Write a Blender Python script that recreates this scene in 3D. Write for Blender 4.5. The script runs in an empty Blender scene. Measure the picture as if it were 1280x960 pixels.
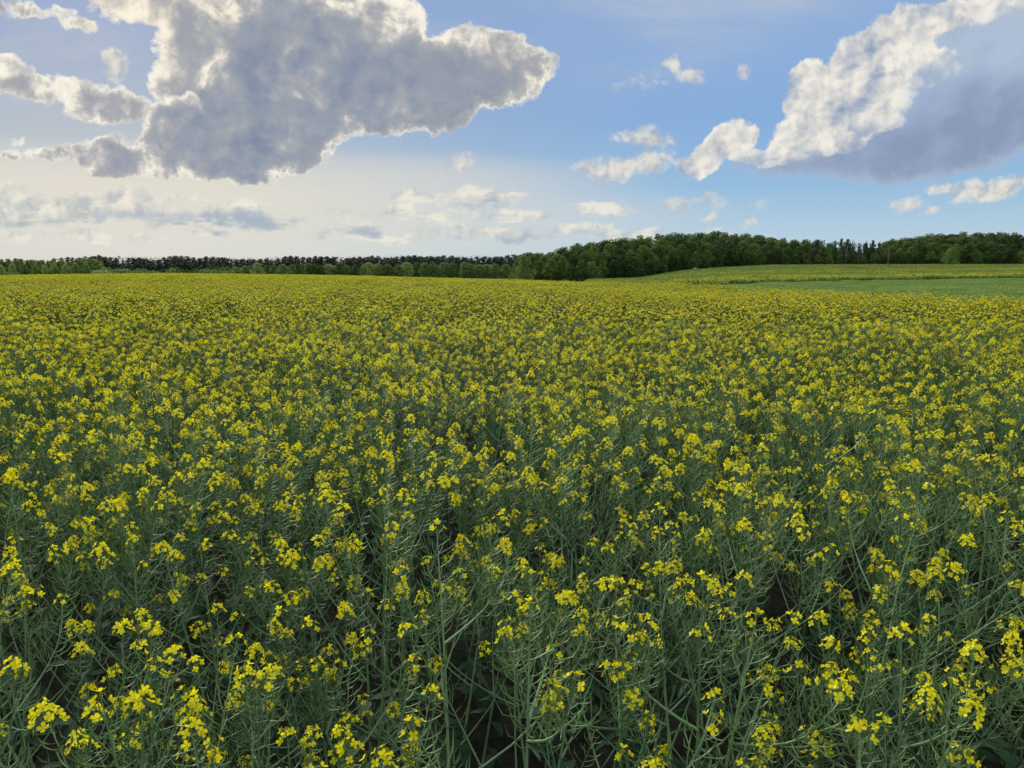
import bpy, math, random
import numpy as np
from mathutils import Vector, Matrix
sc = bpy.context.scene
C = sc.collection
R = math.radians
F_PX = 890.0                      # focal length for a 1280 px wide picture
PITCH = math.atan(142.0 / F_PX)
CAM_H = 2.05

cam_d = bpy.data.cameras.new('camera')
cam_d.lens = 36.0 * F_PX / 1280.0
cam_d.sensor_width = 36.0
cam_d.clip_start = 0.05
cam_d.clip_end = 9000.0
cam = bpy.data.objects.new('camera', cam_d)
C.objects.link(cam)
cam.location = (0, 0, CAM_H)
cam.rotation_euler = (math.pi / 2 - PITCH, 0, 0)
sc.camera = cam
sc.render.resolution_x = 1024
sc.render.resolution_y = 768
sc.view_settings.view_transform = 'Standard'
sc.view_settings.look = 'None'
sc.view_settings.exposure = 0
sc.view_settings.gamma = 1
cy = sc.cycles
cy.max_bounces = 5
cy.diffuse_bounces = 3
cy.glossy_bounces = 2
cy.transmission_bounces = 3
cy.transparent_max_bounces = 4
cy.use_denoising = True
cy.use_adaptive_sampling = True
cy.adaptive_threshold = 0.02

# ---------------------------------------------------------------- light
SUN_AZ, SUN_EL = R(-27), R(24)    # low sun, ahead and to the left, behind the big cloud
sd = bpy.data.lights.new('sun', 'SUN')
sd.energy = 3.5
sd.angle = R(7)
sd.color = (1.0, 0.95, 0.86)
so = bpy.data.objects.new('sun', sd)
C.objects.link(so)
sdir = Vector((math.sin(SUN_AZ) * math.cos(SUN_EL), math.cos(SUN_AZ) * math.cos(SUN_EL), math.sin(SUN_EL)))
so.rotation_euler = sdir.to_track_quat('Z', 'Y').to_euler()
so.location = (-20, 40, 30)

# ---------------------------------------------------------------- node helper
class N:
    def __init__(s, tree): s.t = tree; s.n = tree.nodes; s.l = tree.links
    def put(s, sock, v):
        if isinstance(v, bpy.types.NodeSocket): s.l.new(v, sock)
        else: sock.default_value = v
    def node(s, typ, **kw):
        n = s.n.new(typ)
        for k, v in kw.items(): setattr(n, k, v)
        return n
    def m(s, op, a, b=0.0, c=0.0, clamp=False):
        n = s.node('ShaderNodeMath', operation=op, use_clamp=clamp)
        s.put(n.inputs[0], a); s.put(n.inputs[1], b); s.put(n.inputs[2], c)
        return n.outputs[0]
    def v(s, op, a, b=(0, 0, 0), c=None):
        n = s.node('ShaderNodeVectorMath', operation=op)
        s.put(n.inputs[0], a)
        if op == 'SCALE': s.put(n.inputs[3], b)
        else:
            s.put(n.inputs[1], b)
            if c is not None: s.put(n.inputs[2], c)
        return n.outputs[1] if op in ('LENGTH', 'DOT_PRODUCT', 'DISTANCE') else n.outputs[0]
    def mix(s, f, a, b, blend='MIX'):
        n = s.node('ShaderNodeMix', data_type='RGBA', blend_type=blend)
        n.clamp_factor = True
        s.put(n.inputs[0], f); s.put(n.inputs[6], a); s.put(n.inputs[7], b)
        return n.outputs[2]
    def sstep(s, x, lo, hi, a=0.0, b=1.0, kind='SMOOTHSTEP'):
        n = s.node('ShaderNodeMapRange', interpolation_type=kind)
        s.put(n.inputs[0], x); s.put(n.inputs[1], lo); s.put(n.inputs[2], hi); s.put(n.inputs[3], a); s.put(n.inputs[4], b)
        return n.outputs[0]
    def noise(s, vec, scale, detail=4.0, rough=0.5, dist=0.0, dim='3D', col=False, lac=2.0):
        n = s.node('ShaderNodeTexNoise', noise_dimensions=dim)
        s.put(n.inputs['Vector'], vec)
        n.inputs['Scale'].default_value = scale; n.inputs['Detail'].default_value = detail
        n.inputs['Roughness'].default_value = rough; n.inputs['Distortion'].default_value = dist
        n.inputs['Lacunarity'].default_value = lac
        return n.outputs[1] if col else n.outputs[0]
    def ramp(s, fac, stops, interp='LINEAR'):
        n = s.node('ShaderNodeValToRGB'); e = n.color_ramp; e.interpolation = interp
        while len(e.elements) < len(stops): e.elements.new(0.5)
        for k, (p, c) in enumerate(stops): e.elements[k].position = p; e.elements[k].color = (*c, 1)
        s.put(n.inputs[0], fac)
        return n.outputs[0]
def lin(r, g, b):
    return tuple(((c / 255) / 12.92 if c <= 10 else (((c / 255) + .055) / 1.055) ** 2.4) for c in (r, g, b))

ORD = 'first second third fourth fifth sixth seventh eighth ninth tenth eleventh twelfth thirteenth fourteenth fifteenth sixteenth seventeenth eighteenth nineteenth twentieth'.split()
# ---------------------------------------------------------------- sky
world = bpy.data.worlds.new("World")
sc.world = world
world.use_nodes = True
world.cycles.sampling_method = 'NONE'      # the cloudy sky is even enough to be found by bounced rays alone
wt = world.node_tree
wt.nodes.clear()
w = N(wt)

def sky_at(px, py):
    """direction of a point of the sky, as (east, up) on a plane 100/9 units north of the viewer"""
    x, y, z = (px - 640) / F_PX, -(py - 480) / F_PX, -1.0
    c, s_ = math.cos(math.pi / 2 - PITCH), math.sin(math.pi / 2 - PITCH)
    X, Y, Z = x, y * c - z * s_, y * s_ + z * c
    return (9.01 * X / Y, 9.12 * Z / Y)

tc = w.node('ShaderNodeTexCoord').outputs['Generated']
sep = w.node('ShaderNodeSeparateXYZ'); w.put(sep.inputs[0], tc)
dx, dy, dz = sep.outputs
dyc = w.m('MAXIMUM', dy, 0.12)
Ux = w.m('MULTIPLY', w.m('DIVIDE', dx, dyc), 9.01)
Uy = w.m('MULTIPLY', w.m('DIVIDE', dz, dyc), 9.12)
cmb = w.node('ShaderNodeCombineXYZ'); w.put(cmb.inputs[0], Ux); w.put(cmb.inputs[1], Uy)
P0 = cmb.outputs[0]

def warp(P, amp, scale, detail, seed):
    q = w.v('ADD', P, (seed, seed * 1.7, seed * .3))
    c = w.noise(q, scale, detail, 0.55, col=True)
    d = w.v('SUBTRACT', c, (0.5, 0.5, 0.5))
    return w.v('MULTIPLY_ADD', d, (amp, amp, 0), P)

_rot = {}
def turned(P, deg):
    """P turned by deg, shared by all blobs of that tilt"""
    if deg == 0: return P
    key = (P.as_pointer(), deg)
    if key not in _rot:
        n = w.node('ShaderNodeVectorRotate', rotation_type='Z_AXIS')
        w.put(n.inputs['Vector'], P); n.inputs['Angle'].default_value = R(-deg)
        _rot[key] = n.outputs[0]
    return _rot[key]

def field(P, blobs, smooth=0.25):
    """soft union of ellipses (x, y, half width, half height, tilt), > 0 inside"""
    out = None
    for k, b in enumerate(blobs):
        px, py, rx, ry = b[:4]; rot = b[4] if len(b) > 4 else 0.0
        rot = min((0, -8, 10, 22), key=lambda a: abs(a - rot))
        cx, cyy = sky_at(px, py)
        c_, s_ = math.cos(R(rot)), math.sin(R(rot))
        qx, qy = cx * c_ + cyy * s_, -cx * s_ + cyy * c_
        q = turned(P, rot)
        if out is not None and k % 6 == 0: q = w.v('MULTIPLY_ADD', out, (1e-9, 1e-9, 0), q)   # keeps the shader from holding all blobs at once
        q = w.v('MULTIPLY_ADD', q, (100 / rx, 100 / ry, 0), (-qx * 100 / rx, -qy * 100 / ry, 0))
        r2 = w.v('DOT_PRODUCT', q, q)
        h = min(rx, ry) / 100 * 0.62
        kk = w.m('MULTIPLY_ADD', r2, -h, h)
        out = kk if out is None else w.m('SMOOTH_MAX', out, kk, smooth)
    return out

# --- clear sky: physical sky pulled towards the hazy blue of the afternoon
ns = w.node('ShaderNodeTexSky', sky_type='NISHITA')
ns.sun_disc = False
ns.sun_elevation = SUN_EL
ns.sun_rotation = SUN_AZ
ns.air_density = 1.0; ns.dust_density = 1.4; ns.ozone_density = 1.6
nish = w.v('SCALE', ns.outputs[0], 0.075)
elev = w.m('MAXIMUM', dz, 0.0)
right = w.ramp(w.m('MULTIPLY', elev, 2.2), [
    (0.0, lin(200, 214, 220)), (0.10, lin(180, 207, 226)), (0.24, lin(146, 188, 224)), (0.42, lin(134, 174, 221)),
    (0.70, lin(148, 177, 218)), (1.0, lin(122, 156, 208))])
left = w.ramp(w.m('MULTIPLY', elev, 2.2), [
    (0.0, lin(202, 208, 208)), (0.08, lin(206, 211, 209)), (0.22, lin(216, 213, 204)), (0.33, lin(172, 184, 196)),
    (0.50, lin(142, 163, 196)), (0.75, lin(124, 152, 200)), (1.0, lin(118, 148, 200))])
sidef = w.sstep(Ux, -5.0, 3.0)
clear = w.mix(sidef, left, right)
clear = w.mix(0.06, clear, nish)

# --- thin high veil, streaky
st = w.node('ShaderNodeMapping', vector_type='POINT'); w.put(st.inputs[0], P0)
st.inputs[2].default_value = (0, 0, R(-14)); st.inputs[3].default_value = (0.35, 1.3, 1)
vn = w.noise(st.outputs[0], 0.8, 5, 0.58, 0.4)
veil = w.sstep(vn, 0.42, 0.78, 0, 0.55)
vm = w.sstep(field(P0, [(560, 30, 330, 120, 0), (100, 225, 500, 60, 0), (480, 225, 260, 34, 0), (60, 60, 200, 90, 0), (880, 20, 250, 70, 10)], 0.6), 0.0, 0.6)
clear = w.mix(w.m('MULTIPLY', veil, vm), clear, (*lin(214, 212, 206), 1))
warmband = w.sstep(field(P0, [(120, 232, 460, 38, 0), (470, 226, 250, 28, 0), (300, 270, 520, 40, 0)], 0.4), -0.2, 0.35, 0, 0.6)
clear = w.mix(warmband, clear, (*lin(224, 219, 206), 1))

# --- shared noises
Pa = warp(P0, 0.45, 1.5, 5, 3.1)
Pb = warp(P0, 0.22, 4.0, 4, 7.7)
nf = w.noise(Pa, 1.7, 7, 0.66)                       # ragged edges
nm = w.noise(w.v('ADD', P0, (5, 9, 0)), 0.95, 4, 0.6, 0.7)        # broad inner light and dark
def billow(P):
    n = w.node('ShaderNodeTexVoronoi', voronoi_dimensions='2D', feature='F1')
    n.normalize = True
    w.put(n.inputs['Vector'], P); n.inputs['Scale'].default_value = 2.0; n.inputs['Detail'].default_value = 3.0
    n.inputs['Roughness'].default_value = 0.52; n.inputs['Lacunarity'].default_value = 2.1
    return n.outputs[0]
LD = (-0.06, 0.06, 0)
Pbl = w.v('ADD', Pb, LD)
b0, b1 = billow(Pb), billow(Pbl)
emb = w.m('MULTIPLY', w.m('SUBTRACT', b1, b0), 1.35)                            # >0 : side turned towards the sun
nf_c = w.m('SUBTRACT', nf, 0.5)

nL = w.noise(Pa, 1.25, 4, 0.55)
nL2 = w.noise(w.v('ADD', Pa, (-0.16, 0.15, 0)), 1.25, 4, 0.55)
embL = w.m('SUBTRACT', nL, nL2)                          # the same for the larger swellings
def over(sky, alpha, colr): return w.mix(alpha, sky, colr)

# --- low flat clouds along the horizon
sl = w.node('ShaderNodeMapping', vector_type='POINT'); w.put(sl.inputs[0], P0); sl.inputs[3].default_value = (0.8, 2.4, 1)
nl = w.m('SUBTRACT', w.noise(sl.outputs[0], 1.7, 6, 0.64, 0.3), 0.5)
low = [(20, 250, 60, 14, 0), (90, 255, 120, 16, 0), (200, 250, 80, 10, 0), (520, 245, 50, 8, 0), (640, 270, 60, 10, 0), (720, 290, 80, 10, 0), (40, 262, 90, 24, 0), (140, 262, 90, 20, 0), (250, 272, 110, 18, 2), (325, 275, 60, 15, 0), (450, 285, 34, 11, 0), (480, 268, 70, 10, 0),
       (595, 248, 62, 14, -4), (560, 293, 100, 13, 2), (680, 292, 110, 11, 0), (395, 291, 22, 6, 5), (760, 262, 40, 6, 0), (30, 295, 150, 8, 0), (800, 296, 120, 8, 0)]
FL = field(Pb, low, 0.12)
FLn = w.m('MULTIPLY_ADD', nl, 0.80, w.m('ADD', FL, 0.0))
al = w.sstep(FLn, -0.02, 0.10)
lowd = field(Pb, [(285, 277, 100, 15, 2), (455, 287, 30, 8, 0), (150, 270, 60, 6, 0), (600, 256, 50, 6, 0), (650, 300, 60, 7, 0), (50, 277, 60, 7, 0)], 0.1)
dl = w.sstep(w.m('MULTIPLY_ADD', nl, 0.30, lowd), -0.03, 0.10)
cl = w.mix(w.sstep(w.m('MULTIPLY_ADD', emb, 1.5, w.m('MULTIPLY_ADD', embL, 1.2, w.m('ADD', nl, nl))), -0.42, 0.42), (*lin(178, 186, 192), 1), (*lin(240, 234, 218), 1))
cl = w.mix(dl, cl, (*lin(156, 174, 194), 1))
sky = over(clear, w.m('MULTIPLY', al, 0.82), cl)

# --- small white puffs of the open sky
puffs = [(800, 103, 30, 14, 6), (868, 92, 20, 8, -22), (840, 78, 9, 7, 0), (878, 100, 14, 8, 0), (780, 207, 62, 18, 10), (804, 172, 38, 16, 3), (812, 206, 28, 15, 0), (745, 214, 30, 13, 0), (880, 255, 68, 10, 0), (883, 268, 14, 8, 10),
         (1128, 258, 19, 8, 15), (1238, 235, 44, 14, 6), (580, 203, 23, 9, 18), (1215, 205, 30, 8, 10), (935, 276, 12, 9, 30), (408, 203, 12, 5, 0), (1165, 262, 10, 5, 0), (930, 88, 10, 10, 0), (1190, 236, 26, 4, 0),
         (146, 84, 17, 18, 0), (1085, 45, 40, 10, 20)]
FP = field(Pb, puffs, 0.06)
FPn = w.m('MULTIPLY_ADD', nf_c, 0.60, w.m('ADD', FP, 0.025))
ap = w.sstep(FPn, 0.0, 0.14)
cp = w.mix(w.sstep(w.m('MULTIPLY_ADD', emb, 1.6, nf_c), -0.25, 0.30), (*lin(182, 188, 196), 1), (*lin(232, 226, 214), 1))
sky = over(sky, w.m('MULTIPLY', ap, 0.93), cp)
base_sky = sky

# --- right cloud: smooth blue-grey underside, sunlit towers on its left flank
body = [(1120, 110, 80, 50, 22), (1060, 206, 150, 19, 0), (1180, 200, 110, 24, 10), (1150, 170, 130, 52, 10), (1270, 100, 150, 90, 22), (1220, 175, 110, 32, 10), (1290, 40, 110, 56, 0), (975, 208, 70, 11, 0), (1075, 150, 60, 50, 22), (1110, 95, 60, 40, 22), (1180, 50, 70, 40, 22)]
FB = field(w.v('MULTIPLY_ADD', w.v('SUBTRACT', Pb, P0), (0.9, 0.9, 0), P0), body, 0.25)
FBn = w.m('MULTIPLY_ADD', nf_c, 0.34, FB)
ab = w.sstep(FBn, -0.02, 0.16)
sh = w.m('ADD', w.sstep(field(P0, [(1150, 200, 210, 34, 0), (1240, 170, 90, 40, 10)], 0.2), -1.3, 0.6), w.m('MULTIPLY_ADD', embL, -1.1, w.m('MULTIPLY_ADD', w.m('SUBTRACT', nm, 0.5), 0.9, w.m('MULTIPLY', emb, -0.35))))
cb = w.ramp(sh, [(0.0, lin(174, 190, 212)), (0.35, lin(160, 178, 205)), (0.7, lin(148, 166, 196)), (1.0, lin(138, 155, 184))])
cb = w.mix(w.sstep(FBn, 0.22, 0.0, 0, 0.55), cb, (*lin(196, 203, 212), 1))
sky = over(sky, ab, cb)
tow = [(886, 198, 34, 20, 24), (912, 176, 30, 20, 34), (1000, 172, 40, 24, 12), (990, 130, 18, 16, 0), (1022, 118, 42, 38, 0), (1045, 152, 60, 34, 10), (1078, 95, 48, 46, 0), (1098, 62, 34, 26, 0), (1130, 38, 44, 26, 0),
       (1150, 72, 50, 18, -6), (1178, 24, 48, 18, 14), (1222, 12, 44, 14, 14), (1265, 6, 34, 12, 0), (1095, 135, 50, 32, 10), (1135, 88, 50, 20, 0), (960, 196, 40, 9, 0), (1030, 180, 60, 14, 8)]
FT = field(Pb, tow, 0.08)
FTn = w.m('ADD', w.m('MULTIPLY_ADD', nf_c, 0.40, FT), w.m('MULTIPLY', w.m('SUBTRACT', 0.45, b0), 0.28))
FI = w.m('MULTIPLY_ADD', w.m('ADD', nf_c, w.m('MULTIPLY', embL, -0.6)), 1.15, field(P0, [(1230, 150, 145, 84, 22), (1140, 185, 84, 44, 10), (1060, 214, 130, 20, 0), (1250, 70, 90, 46, 22)], 0.2))
inner = w.sstep(FI, -0.12, 0.30)
at = w.m('MULTIPLY', w.sstep(FTn, 0.0, 0.065), w.m('SUBTRACT', 1.0, inner))
lit = w.m('ADD', w.m('MULTIPLY', emb, 1.15), w.m('MULTIPLY', embL, 2.2))
ct = w.ramp(w.m('SUBTRACT', w.m('MULTIPLY_ADD', w.m('ADD', lit, w.m('MULTIPLY', nf_c, 0.8)), 1.35, 0.78), w.m('MULTIPLY', w.m('ADD', FTn, w.m('MULTIPLY', inner, 0.35)), 0.70)), [
    (0.0, lin(146, 162, 190)), (0.35, lin(182, 189, 200)), (0.66, lin(214, 213, 210)), (1.0, lin(240, 236, 226))])
sky = over(sky, at, ct)
sky_right = sky
sky = base_sky
# --- the great backlit cloud: burning rim towards the sun, grey-blue heart
rimw = w.sstep(field(P0, [(215, 35, 190, 110, 0), (70, 110, 170, 60, -5), (480, 0, 190, 90, 0), (140, 200, 120, 36, 0), (620, 70, 120, 60, -10)], 0.3), 0.0, 0.5, 3.3, 0.95)
def backlit(sky, blobs, edge, sm, add=None, extra=0.0):
    F = field(Pb, blobs, sm)
    Fn = w.m('ADD', w.m('MULTIPLY_ADD', nf_c, edge, F), w.m('MULTIPLY', w.m('SUBTRACT', 0.45, b0), 0.16))
    a = w.sstep(Fn, 0.0, 0.065)
    core = w.sstep(Fn, 0.05, 0.30)
    dp = w.m('MINIMUM', w.m('MULTIPLY', w.m('MULTIPLY_ADD', nf_c, 0.30, Fn), rimw), 0.52)
    if add is not None: dp = w.m('MAXIMUM', dp, add)
    dp = w.m('SUBTRACT', dp, w.m('MULTIPLY', emb, 0.34))
    dp = w.m('SUBTRACT', dp, w.m('MULTIPLY', embL, w.m('MULTIPLY_ADD', core, 0.9, 0.4)))
    dp = w.m('ADD', dp, w.m('MULTIPLY', w.m('SUBTRACT', nm, 0.50 - extra), w.m('MULTIPLY', core, 1.9)))
    c = w.ramp(dp, [(0.0, lin(252, 247, 232)), (0.08, lin(240, 234, 219)), (0.16, lin(204, 201, 196)), (0.27, lin(172, 174, 178)), (0.42, lin(154, 161, 173)),
                    (0.62, lin(136, 147, 168)), (1.0, lin(108, 126, 160))])
    wm = w.m('MULTIPLY', w.sstep(w.m('MULTIPLY_ADD', nf_c, 0.4, nm), 0.44, 0.66), w.sstep(dp, 0.15, 0.4, 0, 0.45))
    c = w.mix(wm, c, (*lin(178, 177, 177), 1))
    c = w.mix(w.m('MULTIPLY', glow, w.sstep(dp, 0.45, 0.1)), c, (*lin(255, 240, 208), 1))
    return over(sky, a, c)
glow = w.sstep(field(P0, [(200, 15, 150, 80, 0)], 0.1), 0.0, 0.9, 0, 0.6)
band = [(60, 110, 84, 16, -9), (135, 132, 58, 22, -4), (6, 78, 40, 11, -12), (14, 8, 50, 11, -8), (95, 30, 24, 6, -25), (75, 14, 12, 6, 0), (60, 192, 70, 8, -2), (110, 186, 30, 9, 0), (12, 176, 20, 6, 0)]
sky = backlit(sky, band, 0.42, 0.10)
upper = [(360, 60, 160, 84, 0), (300, 120, 100, 62, 0), (465, 95, 150, 64, -6), (575, 92, 105, 46, 0), (350, 0, 140, 50, 0), (488, 26, 50, 36, 0), (215, 100, 36, 24, 10),
         (642, 86, 50, 36, 0), (215, 6, 90, 26, -3), (245, 40, 44, 44, 0), (515, 150, 34, 16, 20), (400, 160, 70, 26, 10), (590, 55, 50, 20, 0)]
sky = backlit(sky, upper, 0.55, 0.16)
lower = [(225, 165, 52, 44, 20), (290, 182, 112, 44, -4), (335, 170, 90, 42, 0), (150, 196, 56, 24, -5), (130, 178, 36, 8, 10), (380, 180, 34, 20, 30), (205, 142, 30, 14, 0)]
sky = backlit(sky, lower, 0.42, 0.16, w.sstep(field(P0, [(345, 130, 100, 66, 0)], 0.1), -0.05, 0.15, -0.3, 0.50))

sky_left = sky

# --- the rest of the sky: broken cloud
gb = w.noise(tc, 2.2, 3, 0.6, 0.4)
gm = w.sstep(gb, 0.40, 0.58)
back = w.mix(gm, (*lin(132, 160, 204), 1), (*lin(212, 211, 208), 1))
zen = w.mix(gm, (*lin(124, 152, 198), 1), (*lin(212, 211, 208), 1))
back = w.mix(w.sstep(dz, 0.40, 0.60), back, zen)
back = w.mix(w.sstep(dz, -0.01, -0.06), back, (0.05, 0.07, 0.04, 1))
def bgn(c, k=1.0):
    b = w.node('ShaderNodeBackground'); w.put(b.inputs[0], c); b.inputs[1].default_value = k
    return b.outputs[0]
def mixs(f, a, b):
    n = w.node('ShaderNodeMixShader'); w.put(n.inputs[0], f); w.l.new(a, n.inputs[1]); w.l.new(b, n.inputs[2])
    return n.outputs[0]
front = mixs(w.m('GREATER_THAN', Ux, 1.1), bgn(sky_left), bgn(sky_right))
outside = w.m('MAXIMUM', w.m('MAXIMUM', w.sstep(dy, 0.62, 0.52), w.sstep(dz, 0.42, 0.52)), w.sstep(dz, -0.005, -0.02))
total = mixs(outside, front, bgn(back, 1.5))
ow = w.node('ShaderNodeOutputWorld')
w.l.new(total, ow.inputs[0])
# ---------------------------------------------------------------- terrain
# ground height, given at bearings (columns, as px in a 1280 px wide view north) and distances north of the viewer
COLS = [-500, 0, 200, 430, 640, 800, 860, 960, 1120, 1280, 1700]
ROWS = [0, 20, 30, 50, 85, 130, 200, 260, 300, 450, 600, 900, 6000]
TAB = [
    [0, 0, 0, 0, 0, 0, 0, 0, 0, 0, 0],
    [0, 0, 0, 0, 0, 0, 0, 0, 0, 0, 0],
    [0, 0, 0, 0, 0, -.10, -.12, -.2, -.35, -.40, -.45],
    [0, 0, 0, 0, -.1, -.30, -.45, -.50, -.38, -.20, -.1],
    [-.1, -.1, 0, -.1, -.45, -.85, -.35, .05, .10, .20, .3],
    [-.2, -.2, 0, -.3, -.95, -1.0, .25, .30, .40, .55, .7],
    [-.4, -.4, 0, -.55, -1.5, -1.3, .70, 1.35, 1.7, 1.7, 1.9],
    [-.6, -.6, -.2, -.9, -1.8, -1.6, 1.4, 2.8, 3.0, 3.0, 3.1],
    [-.8, -.8, -.3, -1.3, -2.0, -1.4, 2.2, 3.7, 3.75, 3.75, 3.8],
    [-1.4, -1.4, -.6, -2.2, -3.2, 3.0, 5.0, 6.5, 6.5, 6.5, 6.5],
    [-1.8, -1.8, -1.5, -3.0, -5.0, 2.0, 4.0, 6.0, 6.0, 6.0, 6.0],
    [-1, -1, -1, -2, -3, -2, 0, 0, 0, 0, 0],
    [-2, -2, -2, -2, -2, -2, -2, -2, -2, -2, -2]]
_lu = np.linspace(-500, 1700, 221)
_ly = np.linspace(math.log(10), math.log(6010), 260)
_T = np.array(TAB, float)
_rows = np.log(np.array(ROWS) + 10.0)
_g = np.array([np.interp(_lu, COLS, r) for r in _T])
_G = np.array([np.interp(_ly, _rows, _g[:, j]) for j in range(_g.shape[1])]).T
def _blur(a, k, ax):
    ker = np.exp(-np.linspace(-2, 2, 2 * k + 1) ** 2); ker /= ker.sum()
    p = [(0, 0), (0, 0)]; p[ax] = (k, k)
    a = np.pad(a, p, mode='edge')
    return np.apply_along_axis(lambda v: np.convolve(v, ker, 'valid'), ax, a)
_G = _blur(_blur(_G, 4, 0), 4, 1)
def height(x, y):
    x = np.asarray(x, float); y = np.asarray(y, float)
    ys = np.maximum(y, 1.0)
    u = np.clip(640 + 901 * x / np.maximum(ys, 12.0), -500, 1699.9)
    fu = (u + 500) / 10.0
    ly = np.clip(np.log(ys + 10.0), _ly[0], _ly[-1] - 1e-6)
    fy = (ly - _ly[0]) / (_ly[1] - _ly[0])
    i = np.clip(fy.astype(int), 0, _G.shape[0] - 2); j = np.clip(fu.astype(int), 0, _G.shape[1] - 2)
    a = fy - i; b = fu - j
    z = _G[i, j] * (1 - a) * (1 - b) + _G[i + 1, j] * a * (1 - b) + _G[i, j + 1] * (1 - a) * b + _G[i + 1, j + 1] * a * b
    return np.where(y > 1.0, z, _G[0, 0] * 0)

def rape_edge(u):     # how far north the rapeseed reaches at a bearing
    return np.interp(u, [-300, 0, 100, 200, 330, 430, 540, 640, 720, 800, 860, 960, 1040, 1120, 1200, 1280, 1500],
                     [150, 165, 200, 225, 215, 190, 158, 128, 104, 84, 70, 50, 43, 38, 33.5, 30, 24])
def wheat_edge(u):    # far side of the green wheat, where the second field begins
    return np.interp(u, [760, 800, 900, 1000, 1120, 1280, 1500], [84, 85, 86, 92, 100, 110, 125])
def wood_edge(u):
    return np.interp(u, [600, 640, 780, 860, 950, 1280, 1700], [224, 226, 246, 268, 288, 296, 300])
def bearing(x, y): return 640 + 901 * x / np.maximum(y, 1.0)

# ---------------------------------------------------------------- mesh helpers
def mesh_np(name, V, F, mats=(), mi=None, smooth=False):
    """V (n,3) array, F list of index tuples or an (m,k) array"""
    me = bpy.data.meshes.new(name)
    V = np.asarray(V, np.float32)
    if isinstance(F, np.ndarray):
        tot = np.full(len(F), F.shape[1], np.int32); flat = F.astype(np.int32).ravel()
    else:
        tot = np.array([len(f) for f in F], np.int32)
        flat = np.fromiter((i for f in F for i in f), np.int32, int(tot.sum()))
    me.vertices.add(len(V)); me.vertices.foreach_set('co', V.ravel())
    me.loops.add(len(flat)); me.loops.foreach_set('vertex_index', flat)
    me.polygons.add(len(tot))
    st = np.zeros(len(tot), np.int32); st[1:] = np.cumsum(tot)[:-1]
    me.polygons.foreach_set('loop_start', st)
    try: me.polygons.foreach_set('loop_total', tot)
    except Exception: pass
    for m in mats: me.materials.append(m)
    if mi is not None: me.polygons.foreach_set('material_index', np.asarray(mi, np.int32))
    if smooth: me.polygons.foreach_set('use_smooth', np.ones(len(tot), bool))
    me.update(calc_edges=True)
    return me

class MB:
    def __init__(s): s.v = []; s.f = []; s.mi = []
    def add(s, vs, fs, m=0):
        o = len(s.v); s.v.extend(vs)
        for f in fs: s.f.append(tuple(i + o for i in f)); s.mi.append(m)
    def tube(s, pts, rad, sides=4, m=0, tip=False):
        n = len(pts); vs = []
        for i, p in enumerate(pts):
            d = (pts[min(i + 1, n - 1)] - pts[max(i - 1, 0)])
            d = d.normalized() if d.length > 1e-9 else Vector((0, 0, 1))
            ref = Vector((0, 0, 1)) if abs(d.z) < .85 else Vector((1, 0, 0))
            a = d.cross(ref).normalized(); b = d.cross(a)
            for k in range(sides):
                t = 2 * math.pi * k / sides
                vs.append(p + (a * math.cos(t) + b * math.sin(t)) * rad[i])
        fs = []
        for i in range(n - 1):
            for k in range(sides):
                k2 = (k + 1) % sides
                fs.append((i * sides + k, i * sides + k2, (i + 1) * sides + k2, (i + 1) * sides + k))
        s.add(vs, fs, m)
    def mesh(s, name, mats): return mesh_np(name, [tuple(v) for v in s.v], s.f, mats, s.mi)

def tag(o, label=None, cat=None, group=None, kind=None):
    if label: o['label'] = label
    if cat: o['category'] = cat
    if group: o['group'] = group
    if kind: o['kind'] = kind
    return o
def put(name, me, parent=None):
    o = bpy.data.objects.new(name, me); C.objects.link(o)
    if parent is not None: o.parent = parent
    return o

# ---------------------------------------------------------------- materials
def material(name):
    m = bpy.data.materials.new(name); m.use_nodes = True
    m.node_tree.nodes.clear()
    return m, N(m.node_tree)
def finish(n, shader):
    o = n.node('ShaderNodeOutputMaterial'); n.l.new(shader, o.inputs[0])
def foliage(name, dark, light, trans=0.35, nscale=3.0, rough=0.6, world=0.0, tcol=None, warm=None, spec=0.3, island=False, rand=.5):
    """leaf material: broad light and dark patches, random per plant, light shining through"""
    m, n = material(name)
    geo = n.node('ShaderNodeNewGeometry')
    oi = n.node('ShaderNodeObjectInfo')
    tcn = n.node('ShaderNodeTexCoord')
    a = n.noise(tcn.outputs['Object'], nscale, 3, 0.6)
    f = n.m('MULTIPLY_ADD', n.m('SUBTRACT', oi.outputs['Random'], 0.5), rand, a)
    if island: f = n.m('MULTIPLY_ADD', n.m('SUBTRACT', geo.outputs['Random Per Island'], 0.5), 0.55, f)
    f = n.sstep(f, 0.25, 0.75)
    col = n.mix(f, (*dark, 1), (*light, 1))
    if warm is not None:
        b = n.noise(geo.outputs['Position'], world, 4, 0.6)
        col = n.mix(n.sstep(b, 0.42, 0.68, 0, 0.8), col, (*warm, 1))
    d = n.node('ShaderNodeBsdfPrincipled')
    n.put(d.inputs['Base Color'], col)
    d.inputs['Roughness'].default_value = rough
    d.inputs['Specular IOR Level'].default_value = spec
    sh = d.outputs[0]
    if trans > 0:
        t = n.node('ShaderNodeBsdfTranslucent')
        n.put(t.inputs[0], n.mix(1.0, col, (*(tcol or (1.25, 1.25, .8)), 1), 'MULTIPLY'))
        mx = n.node('ShaderNodeMixShader'); mx.inputs[0].default_value = trans
        n.l.new(sh, mx.inputs[1]); n.l.new(t.outputs[0], mx.inputs[2]); sh = mx.outputs[0]
    finish(n, sh)
    return m

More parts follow.
